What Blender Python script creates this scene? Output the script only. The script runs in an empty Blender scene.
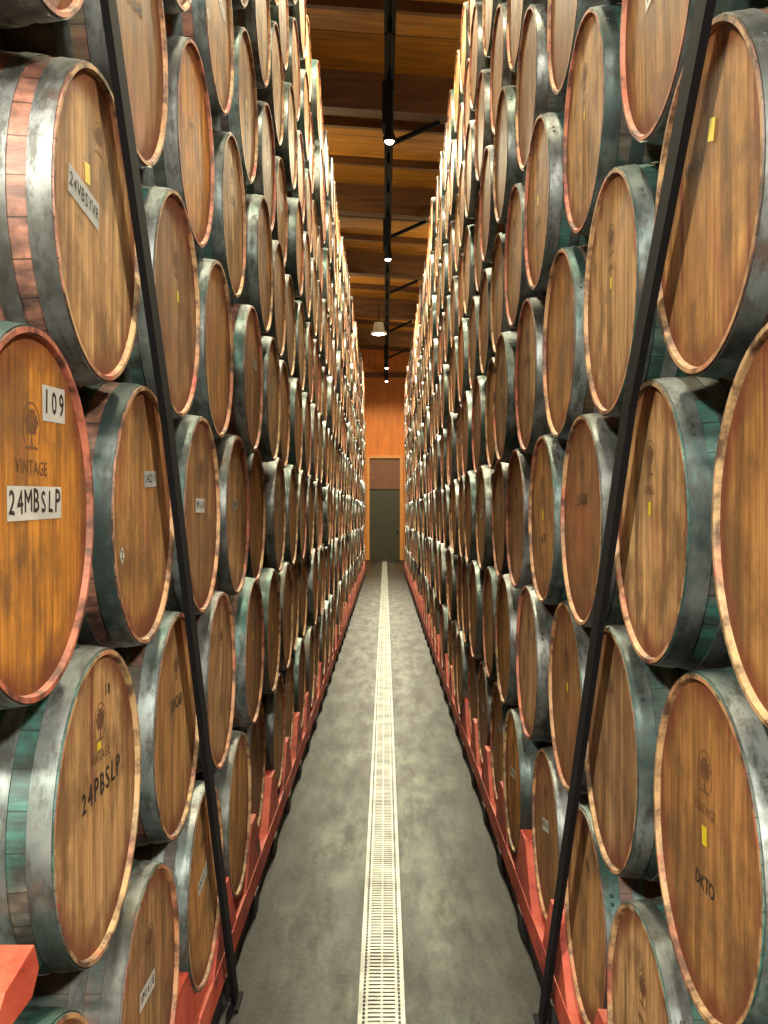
import bpy, bmesh, math, random
from mathutils import Vector, Matrix
random.seed(7)
S = bpy.context.scene
COL = S.collection
CAMH = 1.745; W = 0.576; SP = 0.76; V = 0.588; YEND = 29.2

# ------------------------------------------------------------------ materials
class NT:
    def __init__(s, name):
        s.m = bpy.data.materials.new(name); s.m.use_nodes = True
        s.t = s.m.node_tree; s.b = s.t.nodes['Principled BSDF']
    def n(s, typ, **kw):
        nd = s.t.nodes.new(typ)
        for k, v in kw.items(): setattr(nd, k, v)
        return nd
    def l(s, a, b): s.t.links.new(a, b)
    def math(s, op, a, b=None, c=None):
        nd = s.n('ShaderNodeMath', operation=op)
        for i, x in enumerate((a, b, c)):
            if x is None: continue
            if isinstance(x, (int, float)): nd.inputs[i].default_value = x
            else: s.l(x, nd.inputs[i])
        return nd.outputs[0]
    def vm(s, op, a, b):
        nd = s.n('ShaderNodeVectorMath', operation=op)
        for i, x in enumerate((a, b)):
            if isinstance(x, tuple): nd.inputs[i].default_value = x
            else: s.l(x, nd.inputs[i])
        return nd.outputs[0]
    def comb(s, x, y, z):
        nd = s.n('ShaderNodeCombineXYZ')
        for i, q in enumerate((x, y, z)):
            if isinstance(q, (int, float)): nd.inputs[i].default_value = q
            else: s.l(q, nd.inputs[i])
        return nd.outputs[0]
    def noise(s, vec, scale, detail=4, rough=.55):
        nd = s.n('ShaderNodeTexNoise'); s.l(vec, nd.inputs['Vector'])
        nd.inputs['Scale'].default_value = scale; nd.inputs['Detail'].default_value = detail
        nd.inputs['Roughness'].default_value = rough
        return nd.outputs['Fac']
    def ramp(s, fac, stops):
        nd = s.n('ShaderNodeValToRGB'); s.l(fac, nd.inputs[0]); e = nd.color_ramp.elements
        while len(e) < len(stops): e.new(.5)
        for i, (p, c) in enumerate(stops):
            e[i].position = p; e[i].color = (c[0], c[1], c[2], 1) if isinstance(c, tuple) else (c, c, c, 1)
        return nd.outputs[0]
    def mix(s, f, a, b, mode='MIX'):
        nd = s.n('ShaderNodeMix', data_type='RGBA', blend_type=mode)
        for i, x in ((0, f), (6, a), (7, b)):
            if isinstance(x, (int, float)): nd.inputs[i].default_value = x
            elif isinstance(x, tuple): nd.inputs[i].default_value = (*x, 1)
            else: s.l(x, nd.inputs[i])
        return nd.outputs[2]
    def bump(s, h, st=.3, d=.01):
        nd = s.n('ShaderNodeBump'); s.l(h, nd.inputs['Height'])
        nd.inputs['Strength'].default_value = st; nd.inputs['Distance'].default_value = d
        s.l(nd.outputs[0], s.b.inputs['Normal'])
    def set(s, name, v):
        i = s.b.inputs[name]
        if isinstance(v, (int, float)): i.default_value = v
        elif isinstance(v, tuple): i.default_value = (*v, 1)
        else: s.l(v, i)

def coords(k, rand=True):
    tc = k.n('ShaderNodeTexCoord').outputs['Object']
    r = k.n('ShaderNodeObjectInfo').outputs['Random']
    off = k.math('MULTIPLY', r, 61.0)
    return tc, k.vm('ADD', tc, k.comb(off, off, off)), r

# barrel head oak
def head_mat(name, base=None):
    k = NT(name); tc, tv, r = coords(k)
    sep = k.n('ShaderNodeSeparateXYZ'); k.l(tc, sep.inputs[0])
    pl = k.math('ADD', k.math('DIVIDE', sep.outputs[1], .083), .37)
    idx = k.math('FLOOR', pl); fr = k.math('FRACT', pl)
    wn = k.n('ShaderNodeTexWhiteNoise', noise_dimensions='2D'); k.l(k.comb(idx, r, 0), wn.inputs['Vector'])
    gv = k.vm('MULTIPLY', k.vm('ADD', tv, k.comb(idx, 0, idx)), (1, 60, 3.5))
    g1 = k.noise(gv, 1.0, 6, .68)
    g2 = k.noise(k.vm('MULTIPLY', tv, (1, 16, 2.2)), 1.0, 5, .65)
    cl = k.noise(tv, 5.5, 6, .65)
    if base is None:
        base = k.ramp(r, [(0, (.72, .33, .07)), (.15, (.58, .37, .17)), (.3, (.70, .47, .23)), (.45, (.36, .19, .08)), (.6, (.58, .32, .12)), (.8, (.52, .35, .19)), (.9, (.32, .15, .06)), (1, (.70, .37, .10))])
    c = k.mix(k.ramp(g1, [(.34, 0.), (.64, 1.)]), k.mix(1., base, (.48, .38, .29), 'MULTIPLY'), base)
    c = k.mix(k.math('MULTIPLY', wn.outputs[0], .38), c, (.24, .11, .035))
    c = k.mix(k.ramp(g2, [(.44, 0.), (.68, .8)]), c, (.10, .052, .022))
    c = k.mix(k.ramp(cl, [(.47, 0.), (.62, .65)]), c, (.12, .068, .034))
    st = k.noise(tv, 3.2, 4)
    c = k.mix(k.ramp(st, [(.58, 0.), (.72, .45)]), c, (.40, .12, .06))
    # wine drips running down the head
    dr = k.noise(k.vm('MULTIPLY', tv, (1, 22, 1.3)), 1., 3, .5)
    r3 = k.math('GREATER_THAN', k.math('FRACT', k.math('MULTIPLY', r, 11.7)), .6)
    c = k.mix(k.math('MULTIPLY', k.ramp(dr, [(.62, 0.), (.69, .75)]), r3), c, (.17, .035, .03))
    rad = k.math('SQRT', k.math('ADD', k.math('MULTIPLY', sep.outputs[1], sep.outputs[1]), k.math('MULTIPLY', sep.outputs[2], sep.outputs[2])))
    edge = k.math('MULTIPLY', k.ramp(k.math('ADD', rad, k.math('MULTIPLY', k.noise(tv, 9, 5), .13)), [(.305, 0.), (.36, 1.)]), .85)
    c = k.mix(edge, c, (.15, .04, .022))
    seam = k.math('LESS_THAN', fr, .022)
    c = k.mix(k.math('MULTIPLY', seam, .65), c, (.06, .03, .015))
    k.set('Base Color', c); k.set('Roughness', .62); k.set('Specular IOR Level', .2); k.bump(g1, .3, .004); return k.m
M_HEAD = head_mat('oak_head')
M_HEAD_OR = head_mat('oak_head_orange', (.78, .33, .055))
M_HEAD_PALE = head_mat('oak_head_pale', (.74, .47, .22))
M_HEAD_BR = head_mat('oak_head_brown', (.58, .31, .11))

# stave sides
def stave_mat(name, tint, f2):
    k = NT(name); tc, tv, r = coords(k)
    sep = k.n('ShaderNodeSeparateXYZ'); k.l(tc, sep.inputs[0])
    ang = k.math('MULTIPLY', k.math('ARCTAN2', sep.outputs[1], sep.outputs[2]), 28 / 6.28318)
    idx = k.math('FLOOR', ang); fr = k.math('FRACT', ang)
    wn = k.n('ShaderNodeTexWhiteNoise', noise_dimensions='2D'); k.l(k.comb(idx, r, 0), wn.inputs['Vector'])
    g = k.noise(k.vm('MULTIPLY', tv, (4, 40, 40)), 1., 4)
    if tint is None:
        tint = k.ramp(k.math('FRACT', k.math('MULTIPLY', r, 7.3)), [(0, (.035, .10, .085)), (.35, (.09, .105, .085)), (.6, (.15, .10, .055)), (.8, (.20, .09, .06)), (1, (.05, .08, .07))])
    c = k.mix(k.ramp(k.noise(tv, 3.2, 4), [(.50, 0.), (.6, f2)]), tint, (.26, .09, .06))
    c = k.mix(k.math('MULTIPLY', wn.outputs[0], .3), c, (.04, .035, .03))
    c = k.mix(k.ramp(g, [(.35, .75), (.65, 0.)]), c, (.025, .022, .02))
    c = k.mix(k.ramp(k.noise(tv, 8, 5, .65), [(.45, 0.), (.64, .8)]), c, (.015, .013, .011))
    c = k.mix(k.math('MULTIPLY', k.math('LESS_THAN', fr, .04), .8), c, (.012, .01, .008))
    k.set('Base Color', c); k.set('Roughness', .5); k.bump(g, .4, .004); return k.m
M_STAVE = stave_mat('oak_staves', None, 1.)
M_TEAL = stave_mat('teal_stained_staves', (.04, .17, .14), .5)
M_PINK = stave_mat('wine_stained_staves', (.48, .21, .14), .4)

# stave ends
k = NT('chime_wood'); tc, tv, r = coords(k)
r2 = k.math('FRACT', k.math('MULTIPLY', r, 5.1))
red = k.ramp(r2, [(0, (.52, .35, .17)), (.5, (.48, .26, .12)), (1, (.46, .13, .08))])
c = k.mix(k.ramp(k.noise(tv, 5, 5, .65), [(.52, 0.), (.66, 1.)]), red, (.46, .10, .065))
c = k.mix(k.ramp(k.noise(tv, 14, 5, .65), [(.44, 0.), (.60, .9)]), c, (.07, .03, .02))
k.set('Base Color', c); k.set('Roughness', .6); M_CHIME = k.m

# hoops
k = NT('galvanised_hoop'); tc, tv, r = coords(k)
n1 = k.noise(tv, 3.4, 4, .55); n2 = k.noise(k.vm('MULTIPLY', tv, (30, 12, 12)), 1., 6, .7)
lo = k.ramp(k.math('FRACT', k.math('MULTIPLY', r, 3.7)), [(0, (.055, .075, .072)), (.35, (.035, .10, .088)), (.6, (.085, .085, .075)), (1, (.06, .07, .068))])
c = k.mix(k.ramp(n1, [(.42, 0.), (.68, 1.)]), lo, (.35, .37, .36))
c = k.mix(k.ramp(n2, [(.46, 0.), (.62, .75)]), c, (.04, .036, .03))
rust = k.ramp(k.noise(tv, 6.5, 6, .7), [(.60, 0.), (.70, .7)])
c = k.mix(rust, c, (.11, .055, .035))
k.set('Base Color', c); k.set('Metallic', .6)
k.set('Roughness', k.ramp(n2, [(.3, .33), (.7, .58)])); k.bump(n2, .2, .003); M_HOOP = k.m

def flat(name, col, rough=.5, metal=0., var=.25, scale=8, emis=0):
    k = NT(name); tc = k.n('ShaderNodeTexCoord').outputs['Object']
    n = k.noise(tc, scale, 4)
    d = tuple(x * (1 - var) for x in col)
    k.set('Base Color', k.ramp(n, [(.35, d), (.65, col)])); k.set('Roughness', rough); k.set('Metallic', metal)
    if emis:
        k.set('Emission Color', col); k.set('Emission Strength', emis)
    return k.m
M_INK = flat('brand_ink', (.03, .018, .012), .7)
M_BRAND = flat('burnt_brand', (.17, .075, .03), .7, 0, .4, 30)
M_TAG = flat('white_tape', (.60, .59, .54), .5)
M_GREYTAG = flat('grey_tape', (.38, .39, .38), .5)
M_YEL = flat('yellow_sticker', (.80, .62, .03), .5)
M_BLACK = flat('black_steel', (.006, .006, .007), .8, .0)
M_BLACK.node_tree.nodes['Principled BSDF'].inputs['Specular IOR Level'].default_value = .2
M_DARK = flat('dark_skid', (.025, .022, .022), .6)
k = NT('red_rack_paint'); tc = k.n('ShaderNodeTexCoord').outputs['Object']
k.set('Base Color', k.ramp(k.noise(k.vm('MULTIPLY', tc, (1, .6, 1)), 5, 7, .75), [(.36, (.08, .025, .018)), (.45, (.46, .055, .03)), (.72, (.70, .16, .08))])); k.set('Roughness', .55); M_RED = k.m
M_GRATE = flat('grate_steel', (.50, .52, .48), .45, .25, .5, 5)
M_BULB = flat('lamp_glow', (1, .9, .7), .5, 0, 0, 1, 18)
M_LAMPW = flat('lamp_enamel', (.8, .78, .7), .4)

k = NT('concrete'); tc = k.n('ShaderNodeTexCoord').outputs['Object']
sep = k.n('ShaderNodeSeparateXYZ'); k.l(tc, sep.inputs[0])
n1 = k.noise(k.vm('MULTIPLY', tc, (1.6, .8, 1)), 1.6, 7, .65); n2 = k.noise(k.vm('MULTIPLY', tc, (5, 1.0, 5)), 1.5, 6, .7); n3 = k.noise(tc, 40, 4)
c = k.ramp(n1, [(.36, (.010, .014, .012)), (.5, (.030, .040, .031)), (.64, (.082, .094, .062))])
c = k.mix(k.ramp(n2, [(.44, 0.), (.60, .85)]), c, (.009, .012, .011))
rack_shade = k.math('ADD', k.math('ABSOLUTE', sep.outputs[0]), k.math('MULTIPLY', k.noise(k.vm('MULTIPLY', tc, (3, 1, 1)), 2., 5), .35))  # shade beside the racks painted into the concrete, broken up by noise
c = k.mix(k.ramp(rack_shade, [(.40, 0.), (.70, .9)]), c, (.008, .006, .005))
c = k.mix(k.ramp(n3, [(.50, 0.), (.70, .15)]), c, (.12, .12, .10))
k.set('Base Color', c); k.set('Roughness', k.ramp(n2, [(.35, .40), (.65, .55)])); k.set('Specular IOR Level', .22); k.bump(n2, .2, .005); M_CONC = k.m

k = NT('ceiling_plywood'); tc = k.n('ShaderNodeTexCoord').outputs['Object']
sep = k.n('ShaderNodeSeparateXYZ'); k.l(tc, sep.inputs[0])
g = k.noise(k.vm('MULTIPLY', tc, (1.2, 9, 1)), 1., 5)
c = k.ramp(g, [(.3, (.22, .085, .006)), (.7, (.50, .20, .014))])
c = k.mix(k.math('LESS_THAN', k.math('FRACT', k.math('DIVIDE', sep.outputs[1], 1.22)), .02), c, (.03, .012, .004))
k.set('Base Color', c); k.set('Roughness', .7); M_CEIL = k.m
k = NT('glulam_beam'); tc = k.n('ShaderNodeTexCoord').outputs['Object']
g = k.noise(k.vm('MULTIPLY', tc, (1, 12, 12)), 1., 5)
k.set('Base Color', k.ramp(g, [(.3, (.07, .028, .008)), (.7, (.18, .07, .016))])); k.set('Roughness', .7); M_BEAM = k.m
k = NT('orange_wall'); tc = k.n('ShaderNodeTexCoord').outputs['Object']
g = k.noise(k.vm('MULTIPLY', tc, (6, 1, 1)), 1., 5)
k.set('Base Color', k.ramp(g, [(.3, (.48, .125, .010)), (.7, (.70, .21, .016))])); k.set('Roughness', .6); M_WALL = k.m
M_SIDE = flat('side_wall_paint', (.30, .22, .13), .7)
M_DOOR = flat('door_green', (.035, .03, .010), .5)
M_TRANS = flat('transom_wood', (.16, .05, .010), .5)
M_TRIM = flat('door_trim_wood', (.62, .26, .05), .5)

# ------------------------------------------------------------------ mesh helpers
def obj(name, mesh, parent=None, loc=(0, 0, 0)):
    o = bpy.data.objects.new(name, mesh); o.location = loc; COL.objects.link(o)
    if parent: o.parent = parent
    return o
class MB:
    def __init__(s): s.v = []; s.f = []; s.m = []
    def box(s, x0, x1, y0, y1, z0, z1, mi=0, sh=None):
        b = len(s.v)
        for x in (x0, x1):
            for y in (y0, y1):
                for z in (z0, z1):
                    p = Vector((x, y, z)); s.v.append(tuple(sh(p) if sh else p))
        for q in ((0, 1, 3, 2), (4, 6, 7, 5), (0, 4, 5, 1), (2, 3, 7, 6), (0, 2, 6, 4), (1, 5, 7, 3)):
            s.f.append(tuple(b + i for i in q)); s.m.append(mi)
    def beam(s, a, b_, w, t, mi=0):
        a = Vector(a); b_ = Vector(b_); d = (b_ - a); L = d.length; d.normalize()
        u = d.cross(Vector((1, 0, 0)))
        if u.length < .1: u = d.cross(Vector((0, 0, 1)))
        u.normalize(); w2 = d.cross(u)
        s.box(0, L, -w / 2, w / 2, -t / 2, t / 2, mi, lambda p: a + d * p.x + u * p.y + w2 * p.z)
    def prism(s, pts, x0, x1, mi=0):
        b = len(s.v); n = len(pts)
        for x in (x0, x1):
            for (y, z) in pts: s.v.append((x, y, z))
        s.f.append(tuple(b + i for i in range(n))); s.m.append(mi)
        s.f.append(tuple(b + n + i for i in reversed(range(n)))); s.m.append(mi)
        for i in range(n):
            j = (i + 1) % n
            s.f.append((b + i, b + n + i, b + n + j, b + j)); s.m.append(mi)
    def mesh(s, name, mats, bevel=False):
        me = bpy.data.meshes.new(name); me.from_pydata(s.v, [], s.f)
        for m in mats: me.materials.append(m)
        me.polygons.foreach_set('material_index', s.m)
        bm = bmesh.new(); bm.from_mesh(me); bmesh.ops.recalc_face_normals(bm, faces=bm.faces); bm.to_mesh(me); bm.free()
        return me

# ------------------------------------------------------------------ barrel mesh
L = .95
def wr(t):
    u = 2 * t / L - 1
    return .3465 - .0365 * u * u
HOOPS = [(0.004, .046), (.080, .114), (.225, .260), (.345, .380)]
HOOPS = HOOPS + [(L - b, L - a) for a, b in reversed(HOOPS)]
FX = -.011
def text_geo(body, size):
    cu = bpy.data.curves.new('t', 'FONT'); cu.body = body; cu.size = size
    cu.align_x = 'CENTER'; cu.align_y = 'CENTER'; cu.resolution_u = 2; cu.space_character = 1.08
    o = bpy.data.objects.new('t', cu); COL.objects.link(o)
    dg = bpy.context.evaluated_depsgraph_get(); me = bpy.data.meshes.new_from_object(o.evaluated_get(dg))
    vs = [(v.co.x, v.co.y) for v in me.vertices]; fs = [tuple(p.vertices) for p in me.polygons]
    bpy.data.objects.remove(o); bpy.data.curves.remove(cu); bpy.data.meshes.remove(me)
    return vs, fs
def barrel(name, decals, N=80, stave=None, head=None):
    v = []; f = []; m = []; sm = []
    def ring(r, x):
        b = len(v)
        for i in range(N):
            a = 2 * math.pi * i / N; v.append((x, r * math.sin(a), r * math.cos(a)))
        return b
    def strip(prof, mi, smooth):
        bs = [ring(r, x) for r, x in prof]
        for q in range(len(bs) - 1):
            for i in range(N):
                j = (i + 1) % N
                f.append((bs[q] + i, bs[q] + j, bs[q + 1] + j, bs[q + 1] + i)); m.append(mi); sm.append(smooth)
        return bs
    for side in (0, 1):
        X = (lambda x: x) if side == 0 else (lambda x: -L - x)
        b = ring(.297, X(FX)); f.append(tuple(b + i for i in range(N))); m.append(0); sm.append(False)
        strip([(.297, X(FX)), (.299, X(-.003)), (.3005, X(0)), (.3095, X(0)), (.3105, X(-.004))], 2, False)
    ts = [L * i / 22 for i in range(23)]
    strip([(wr(t), -t) for t in ts], 1, True)
    for a, b in HOOPS:
        ra, rb = wr(a), wr(b)
        strip([(ra, -a), (ra + .0028, -a)], 3, False)
        strip([(ra + .0028, -a), ((ra + rb) / 2 + .0030, -(a + b) / 2), (rb + .0028, -b)], 3, True)
        strip([(rb + .0028, -b), (rb, -b)], 3, False)
    for a, b in HOOPS[:3]:
        for da in (0, .07):
            an = .9 + a * 5 + da; c = (a + b) / 2; R = wr(c) + .003
            base = len(v)
            for dz in (0, .0025):
                for i in range(8):
                    th = 2 * math.pi * i / 8; rr = .006 if dz == 0 else .004
                    v.append((-c + rr * math.cos(th), (R + dz) * math.sin(an + rr * math.sin(th) / R), (R + dz) * math.cos(an + rr * math.sin(th) / R)))
            for i in range(8):
                j = (i + 1) % 8; f.append((base + i, base + j, base + 8 + j, base + 8 + i)); m.append(3); sm.append(False)
            f.append(tuple(base + 8 + i for i in range(8))); m.append(3); sm.append(False)
    def addflat(vs, fs, y, z, mi, rot, lvl):
        base = len(v); cr, sr = math.cos(rot), math.sin(rot)
        for (a, b) in vs: v.append((FX + .0006 + .0004 * lvl, y + a * cr - b * sr, z + a * sr + b * cr))
        for q in fs: f.append(tuple(base + i for i in q)); m.append(mi); sm.append(False)
    def disc(y, z, r, mi, lvl, n=10):
        addflat([(r * math.cos(6.2832 * i / n), r * math.sin(6.2832 * i / n)) for i in range(n)], [tuple(range(n))], y, z, mi, 0, lvl)
    for d in decals:
        if d[0] == 'T':
            _, s, y, z, size, mi, rot = d
            # hand lettering: each character slightly shifted and tilted
            if mi == 4:
                adv = size * .66; n = len(s)
                for q, ch in enumerate(s):
                    if ch == ' ': continue
                    o = (q - (n - 1) / 2) * adv
                    vs, fs = text_geo(ch, size * random.uniform(.92, 1.1))
                    tilt = rot + random.uniform(-.1, .1); dy = random.uniform(-.03, .03) * size
                    for k_, (oa, ob) in enumerate(((0, 0), (size * .03, 0), (0, size * .03))):   # marker stroke weight
                        addflat(vs, fs, y + o * math.cos(rot) + oa, z + o * math.sin(rot) + dy + ob, mi, tilt, 2 + .1 * q + .03 * k_)
            else:
                vs, fs = text_geo(s, size); addflat(vs, fs, y, z, mi, rot, 2)
        elif d[0] == 'R':
            _, y, z, w, h, mi, rot = d
            addflat([(-w / 2, -h / 2), (w / 2, -h / 2), (w / 2, h / 2), (-w / 2, h / 2)], [(0, 1, 2, 3)], y, z, mi, rot, 1)
        elif d[0] == 'E':
            _, y, z, R = d
            n = 28; vs = []; fs = []
            for i in range(n + 1):
                th = -2.3 + 4.6 * i / n
                for rr in (R, R * .93): vs.append((rr * math.sin(th), rr * math.cos(th)))
            for i in range(n): fs.append((2 * i, 2 * i + 2, 2 * i + 3, 2 * i + 1))
            addflat(vs, fs, y, z, 5, 0, 0)
            for row, cnt in enumerate((3, 5, 6, 5, 4)):
                for q in range(cnt):
                    disc(y + (q - (cnt - 1) / 2) * R * .25, z + R * (.62 - row * .2), R * .12, 5, 0, 8)
            addflat([(-R * .12, 0), (R * .12, 0), (R * .06, R * .5), (-R * .06, R * .5)], [(0, 1, 2, 3)], y, z - R * .75, 5, 0, 0)
            addflat([(-R * .8, 0), (R * .8, 0), (R * .5, R * .1), (-R * .5, R * .1)], [(0, 1, 2, 3)], y, z - R * .85, 5, 0, 0)
    me = bpy.data.meshes.new(name); me.from_pydata(v, [], f)
    for q in [head or M_HEAD, stave or M_STAVE, M_CHIME, M_HOOP, M_INK, M_BRAND, M_TAG, M_GREYTAG, M_YEL]: me.materials.append(q)
    me.polygons.foreach_set('material_index', m); me.polygons.foreach_set('use_smooth', sm)
    bm = bmesh.new(); bm.from_mesh(me)
    bm.faces.ensure_lookup_table()
    for fc in bm.faces:
        c = fc.calc_center_median(); nn = fc.normal
        if fc.material_index >= 4 or (fc.material_index == 0):
            want = Vector((1 if c.x > -L / 2 else -1, 0, 0))
        elif fc.material_index == 2:
            rr = math.hypot(c.y, c.z); sx = 1 if c.x > -L / 2 else -1
            if rr < .300: want = Vector((sx * .2, -c.y, -c.z))
            elif rr < .3096: want = Vector((sx, 0, 0))
            else: want = Vector((0, c.y, c.z))
        else: want = Vector((0, c.y, c.z))
        if nn.dot(want) < 0: fc.normal_flip()
    bm.to_mesh(me); bm.free()
    return me
INK, BR, TAG, GT, YE = 4, 5, 6, 7, 8
emb = lambda y=0, z=.15, s=.026: [('E', y, z, .042), ('T', 'VINTAGE', y, z - .068, s, BR, 0)]
VA = barrel('barrel_109', emb(-.01, .146, .034) + [('R', .10, .195, .12, .062, TAG, .04), ('T', '109', .10, .195, .06, INK, .04),
     ('R', .01, .020, .26, .056, TAG, .02), ('T', '24MBSLP', 0.008, .020, .055, INK, .02)], head=M_HEAD_OR)
VB = barrel('barrel_b', [('E', .0, .18, .035)] + [('R', -.10, .03, .20, .055, GT, -.1), ('T', '24VBSYVR', -.10, .03, .036, INK, -.1), ('R', -.08, .085, .035, .04, YE, .1)], stave=M_PINK, head=M_HEAD_PALE)
VC = barrel('barrel_c', emb(.01, .16, .032) + [('T', '24PBSLP', .02, .03, .062, INK, .06), ('R', .0, .115, .025, .015, YE, 0), ('T', '18', .06, .22, .035, INK, 0)], stave=M_TEAL, head=M_HEAD_PALE)
VD = barrel('barrel_d', emb(0, .13, .028) + [('R', 0, .015, .028, .035, YE, .05), ('T', 'DKTO', 0, -.075, .04, INK, 0)], head=M_HEAD_BR, stave=M_TEAL)
VE = barrel('barrel_e', [('E', 0, .14, .04), ('R', -.02, .03, .15, .045, TAG, 0), ('T', 'VM1618', -.02, .03, .034, INK, 0)])
VF = barrel('barrel_f', [('E', 0, .12, .045), ('R', .02, .03, .025, .03, YE, .1)], stave=M_TEAL)
VG = barrel('barrel_g', [('E', 0, .16, .04), ('T', '21CAB', 0, .06, .045, INK, .03)])
VH = barrel('barrel_h', [('R', .04, .12, .035, .04, YE, -.3), ('T', 'VM75R', -.06, .09, .036, INK, 0), ('E', 0, .20, .035)], head=M_HEAD_BR)
VI = barrel('barrel_i', [('E', 0, .15, .035)])
VJ = barrel('barrel_j', [('T', 'K8', .02, .12, .05, INK, .1), ('R', -.03, .06, .02, .03, YE, .1)], stave=M_PINK)
VK = barrel('barrel_k', [('T', '4472', -.03, .05, .032, INK, -.05)], head=M_HEAD_OR)
VL = barrel('barrel_l', [('E', 0, .14, .042), ('T', 'VM63', 0, .07, .028, BR, 0), ('R', 0, .03, .02, .03, YE, 0)], stave=M_TEAL, head=M_HEAD_PALE)
VM = barrel('barrel_m', [], head=M_HEAD_BR)
VN = barrel('barrel_n', [('T', 'SYR', .03, .14, .045, INK, .05), ('R', -.04, .04, .12, .04, GT, .05), ('T', '0417', -.04, .04, .03, INK, .05)], head=M_HEAD_PALE)
VO = barrel('barrel_o', [('R', .07, .09, .13, .04, GT, .05), ('T', '24CS11', .07, .09, .028, INK, .05), ('R', -.2, -.09, .03, .03, TAG, .7), ('T', '2', -.2, -.09, .028, INK, 0)], stave=M_PINK, head=M_HEAD_BR)
VP = barrel('barrel_plain', [], 32)
VARS = [VN, VD, VE, VF, VG, VI, VI, VJ, VF, VI, VO, VL, VM, VM, VK, VE]
LSPEC = {(0, 0): VA, (1, 0): VB, (-1, 0): VC, (0, 1): VO, (0, 2): VE, (0, 3): VN, (-1, 1): VG, (1, 1): VF, (2, 0): VI, (3, 0): VJ}
RSPEC = {(0, 0): VM, (1, 0): VH, (-1, 0): VD, (0, 1): VL, (1, 1): VL, (-1, 1): VI, (0, 2): VG, (2, 0): VI}
def stack_empty():
    e = bpy.data.objects.new('wine_barrel_stack', None); COL.objects.link(e); return e
for side, y00, spec in ((-1, 1.67, LSPEC), (1, 1.455, RSPEC)):
    par = stack_empty()
    dz = 0 if side < 0 else -.016
    for row in range(-2, 7):
        y0 = y00 + (SP / 2 if row % 2 else 0)
        i = 0
        while y0 + i * SP < YEND:
            y = y0 + i * SP
            near = y < 5.2 and row <= 4
            me = spec.get((row, i)) or random.choice(VARS)
            jx = random.uniform(-.024, .018) if (row, i) not in spec else 0
            o = obj('wine_barrel', me, None if near else par, (side * (W - jx), y, CAMH + row * V + dz))
            if not near: o.name = 'barrel'
            o.rotation_euler = (random.uniform(-.2, .2) if (row, i) not in spec else 0, 0, 0 if side < 0 else math.pi)
            if y < 9:
                o2 = obj('rear_barrel', VP, par, (side * (W + L + .03), y, CAMH + row * V + dz))
                o2.rotation_euler = (random.uniform(0, 6), 0, 0 if side < 0 else math.pi)
            i += 1

# ------------------------------------------------------------------ racks under stacks
ZB = CAMH - 2 * V
for side, y00 in ((-1, 1.67), (1, 1.455)):
    b = MB()
    ya, yb = y00 - .42, YEND + .1
    for xo in (.565, 1.22):
        x0, x1 = sorted((side * xo, side * (xo + .08)))
        b.box(x0, x1, ya, yb, .10, .20, 0)
        y = y00 - SP / 2
        while y < YEND:
            b.prism([(y - .25, .20), (y + .25, .20), (y + .07, ZB - .14), (y - .07, ZB - .14)], x0 + .002, x1 - .002, 0)
            y += SP
    y = ya + .03
    while y < yb:
        x0, x1 = sorted((side * .56, side * 1.5)); b.box(x0, x1, y, y + .12, .0, .10, 1); y += .76
    x0, x1 = sorted((side * .58, side * .63)); b.box(x0, x1, ya, yb, .0, .05, 1)
    obj('barrel_rack', b.mesh('barrel_rack', [M_RED, M_DARK]))
    # wedge lying on the first bottom barrel, against the one above
    if side < 0:
        b = MB(); xa, xb = -.69, -.60
        b.prism([(1.50, .925), (1.70, .925), (1.735, .96), (1.71, 1.01), (1.58, .99)], xa, xb, 0)
        obj('barrel_chock', b.mesh('barrel_chock', [M_RED]))

# leaning black brace bars against the barrel faces
def plane_pt(px, py, X):
    z = 1000 * X / (px - 385); return (X, z, CAMH + (515 - py) / 1000 * z)
for X, pts in ((-.535, ((108, 0), (167, 420), (228, 940))), (.535, ((706, 0), (630, 400), (555, 930)))):
    P = [Vector(plane_pt(px, py, X)) for px, py in pts]
    top = P[0] + (P[0] - P[1]) * .9
    d = (P[2] - P[1]); bot = P[2] + d * ((.012 - P[2].z) / d.z)
    b = MB()
    ch = [top, P[0], P[1], P[2], bot]
    for a, c in zip(ch[:-1], ch[1:]): b.beam(a, c, .064, .016)
    b.box(X - .02, X + .02, bot.y - .07, bot.y + .07, 0, .012)
    obj('brace_bar', b.mesh('brace_bar', [M_BLACK]))

# ------------------------------------------------------------------ room shell
XW, YB, YF, DC = 3.6, -5.0, 39.0, -.012
me = bpy.data.meshes.new('floor')
prof = [(-XW, 0), (DC - .084, 0), (DC - .084, -.07), (DC + .084, -.07), (DC + .084, 0), (XW, 0)]
vs = [(x, y, z) for y in (YB, YF) for x, z in prof]
me.from_pydata(vs, [], [(i, i + 1, i + 7, i + 6) for i in range(5)]); me.materials.append(M_CONC)
obj('floor', me)
b = MB()
y0, y1 = 0.0, 37.5
for s in (-1, 1):
    b.box(*sorted((DC + s * .083, DC + s * .067)), y0, y1, -.03, .002, 0)
    b.box(*sorted((DC + s * .058, DC + s * .048)), y0, y1, -.03, .001, 0)
b.box(DC - .004, DC + .004, y0, y1, -.03, .001, 0)
y = y0
while y < y1:
    b.box(DC - .052, DC + .052, y, y + .019, -.012, .0005, 0)
    for s in (-1, 1): b.box(*sorted((DC + s * .068, DC + s * .057)), y, y + .010, -.012, 0, 0)
    y += .03
obj('trench_drain_grate', b.mesh('grate', [M_GRATE]))

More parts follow.
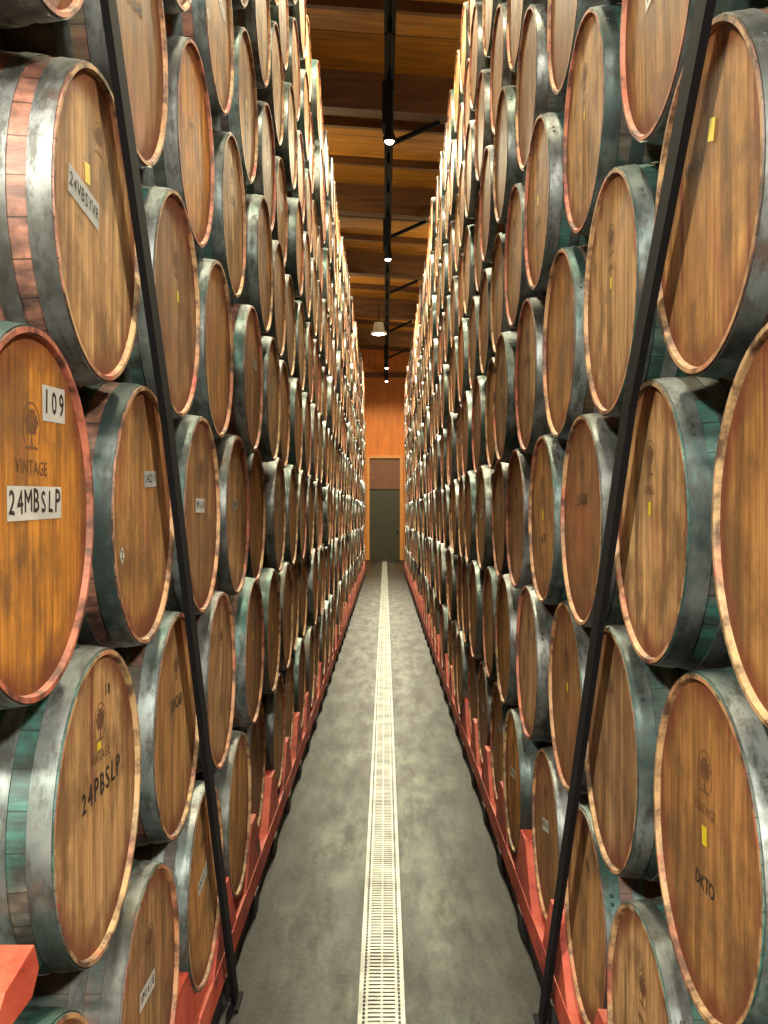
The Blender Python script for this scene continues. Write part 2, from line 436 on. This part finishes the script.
SL = -.07; CH = 8.2
sh = lambda p: Vector((p.x, p.y, p.z + SL * p.x))
def shell(name, *bx, mat, s=None):
    b = MB(); b.box(*bx, 0, s); return obj(name, b.mesh(name, [mat]))
shell('ceiling', -XW, XW, YB, YF, CH, CH + .1, mat=M_CEIL, s=sh)
BY = [-2, 3.5, 9.0, 14.6, 19.6, 24.6, 29.8, 34.8]
for i, y in enumerate(BY):
    shell('ceiling_beam', -XW, XW, y, y + .3, CH - .55, CH, mat=M_BEAM, s=sh)
    for q in (1, 2):
        yy = y + q * 1.75
        if yy < YF - .2: shell('ceiling_joist', -XW, XW, yy, yy + .09, CH - .14, CH, mat=M_BEAM, s=sh)
shell('wall_left', -XW - .1, -XW, YB, YF, 0, CH + .6, mat=M_SIDE)
shell('wall_right', XW, XW + .1, YB, YF, 0, CH + .6, mat=M_SIDE)
shell('wall_back', -XW, XW, YB - .1, YB, 0, CH + .6, mat=M_SIDE)
shell('wall_far', -XW, XW, YF, YF + .1, 0, CH + .6, mat=M_WALL)
shell('trim_1', -XW, XW, YF - .06, YF, 7.1, 7.3, mat=M_BEAM)
b = MB(); yd = YF - .003
dx0, dx1, dh = -.60, .58, 3.95
b.box(dx0 - .12, dx0, yd - .12, yd, 0, dh + .12, 0); b.box(dx1, dx1 + .12, yd - .12, yd, 0, dh + .12, 0)
b.box(dx0, dx1, yd - .12, yd, dh, dh + .12, 0); b.box(dx0, dx1, yd - .1, yd, 2.75, 2.85, 2)
b.box(dx0, dx1, yd - .04, yd, .01, 2.75, 1); b.box(dx0, dx1, yd - .03, yd, 2.85, dh, 2)
for z0, z1 in ((.15, 1.2), (1.35, 2.6)):
    b.box(dx0 + .12, -.06, yd - .06, yd - .04, z0, z1, 1); b.box(.04, dx1 - .12, yd - .06, yd - .04, z0, z1, 1)
b.box(dx1 - .12, dx1 - .06, yd - .12, yd - .04, 1.0, 1.15, 3)
obj('door_1', b.mesh('door_1', [M_TRIM, M_DOOR, M_TRANS, M_BLACK]))

# ------------------------------------------------------------------ ceiling track + lamps
TZ = CAMH + 5.45; TX = .055
b = MB()
b.box(TX - .065, TX - .025, 1, 38.5, TZ, TZ + .05); b.box(TX + .025, TX + .065, 1, 38.5, TZ, TZ + .05)
b.box(TX - .025, TX + .025, 1, 38.5, TZ + .16, TZ + .20)
for y in (3.6, 9.1, 14.7, 19.7, 24.7, 29.9, 34.9):
    b.box(TX - .012, TX + .012, y, y + .03, TZ + .05, CH - .56)
    b.beam((TX, y + .1, TZ + .03), (TX + .75, y + .1, TZ + .36), .07, .06)
y = 1.5
while y < 38:
    b.box(TX - .065, TX + .065, y, y + .05, TZ, TZ + .2)
    y += 1.4
obj('lighting_track', b.mesh('lighting_track', [M_BLACK]))
def lathe(prof, n=24):
    v = []; f = []
    for r, z in prof:
        for i in range(n): a = 6.28318 * i / n; v.append((r * math.cos(a), r * math.sin(a), z))
    for q in range(len(prof) - 1):
        for i in range(n):
            j = (i + 1) % n; f.append((q * n + i, q * n + j, q * n + n + j, q * n + n + i))
    return v, f
def lamp(x, y, z, big=False):
    e = bpy.data.objects.new('track_spotlight' if not big else 'pendant_lamp', None); COL.objects.link(e); e.location = (x, y, z)
    R = .08 if not big else .2
    v, f = lathe([(.001, .30), (R * .6, .30), (R * .7, .12), (R, .05), (R, 0), (R * .9, 0), (R * .8, .06), (.001, .08)])
    me = bpy.data.meshes.new('housing'); me.from_pydata(v, [], f); me.materials.append(M_BLACK if not big else M_LAMPW); obj('housing', me, e)
    v, f = lathe([(.001, -.03), (R * .5, -.02), (R * .75, .02), (R * .5, .06), (.001, .07)])
    me = bpy.data.meshes.new('bulb'); me.from_pydata(v, [], f); me.materials.append(M_BULB); obj('bulb', me, e)
    b = MB(); b.box(-.012, .012, -.012, .012, .30, max(TZ - z - .002, .34))
    if not big: b.box(-.09, .04, -.05, .30, .22, TZ - z - .004 if TZ - z > .4 else .32)
    obj('ballast', b.mesh('ballast', [M_BLACK]), e)
    return e
def light(name, typ, loc, power, col, rot=None, **kw):
    d = bpy.data.lights.new(name, typ); d.energy = power; d.color = col
    for a, c in kw.items(): setattr(d, a, c)
    o = bpy.data.objects.new(name, d); o.location = loc; COL.objects.link(o)
    if rot: o.rotation_euler = rot
    return o
WARM = (1, .91, .62)
for i, y in enumerate((3.8, 7.8, 12.6, 18.4, 26, 32)):
    lamp(TX if i != 4 else -.16, y, TZ - .75, big=(i == 4))
    light('lamp_light', 'SPOT', (TX, y, TZ - .88), (400, 540, 700, 820, 900, 900)[i], WARM, shadow_soft_size=.12, spot_size=math.radians(165), spot_blend=.4)
light('far_wall_fill', 'SPOT', (0, 35.5, 6.4), 420, (1, .82, .55), (math.radians(28), 0, 0), shadow_soft_size=.15, spot_size=math.radians(120), spot_blend=.5)  # extra spot added to brighten the far wall
lamp(TX, 35.5, TZ - .7)  # housing added to go with the far wall fill
for i, y in enumerate((8, 12.5, 17.5, 22.5, 27.5, 33)):
    light('ceiling_fill', 'POINT', (1.7 if i % 2 else -1.7, y, 6.5), (14, 24, 80, 85, 90, 70)[i], (1, .84, .48), shadow_soft_size=.15)  # added lights hidden above the stacks, giving the ceiling its glow
# unseen fill lights added behind the camera to brighten the near barrels
for x in (-2.3, 2.3):
    light('front_fill', 'AREA', (x, -2.6, 4.2), 380, (1, .96, .82), (math.radians(48), 0, math.radians(35 if x > 0 else -35)), shape='DISK', size=.4)
light('front_fill', 'AREA', (0, -3.0, 6.2), 150, (1, .96, .82), (math.radians(40), 0, 0), shape='DISK', size=.6)

w = bpy.data.worlds.new('world'); S.world = w; w.use_nodes = True
w.node_tree.nodes['Background'].inputs[0].default_value = (.9, .85, .75, 1); w.node_tree.nodes['Background'].inputs[1].default_value = .05

cam = bpy.data.cameras.new('camera'); cam.sensor_fit = 'HORIZONTAL'; cam.sensor_width = 36; cam.lens = 36 * 1000 / 768
cam.shift_x = -1 / 768; cam.shift_y = 3 / 768
cam.clip_start = .05; cam.clip_end = 200
co = bpy.data.objects.new('camera', cam); co.location = (0, 0, CAMH); co.rotation_euler = (math.pi / 2, 0, 0); COL.objects.link(co); S.camera = co
S.view_settings.view_transform = 'Standard'
S.view_settings.exposure = 0.55
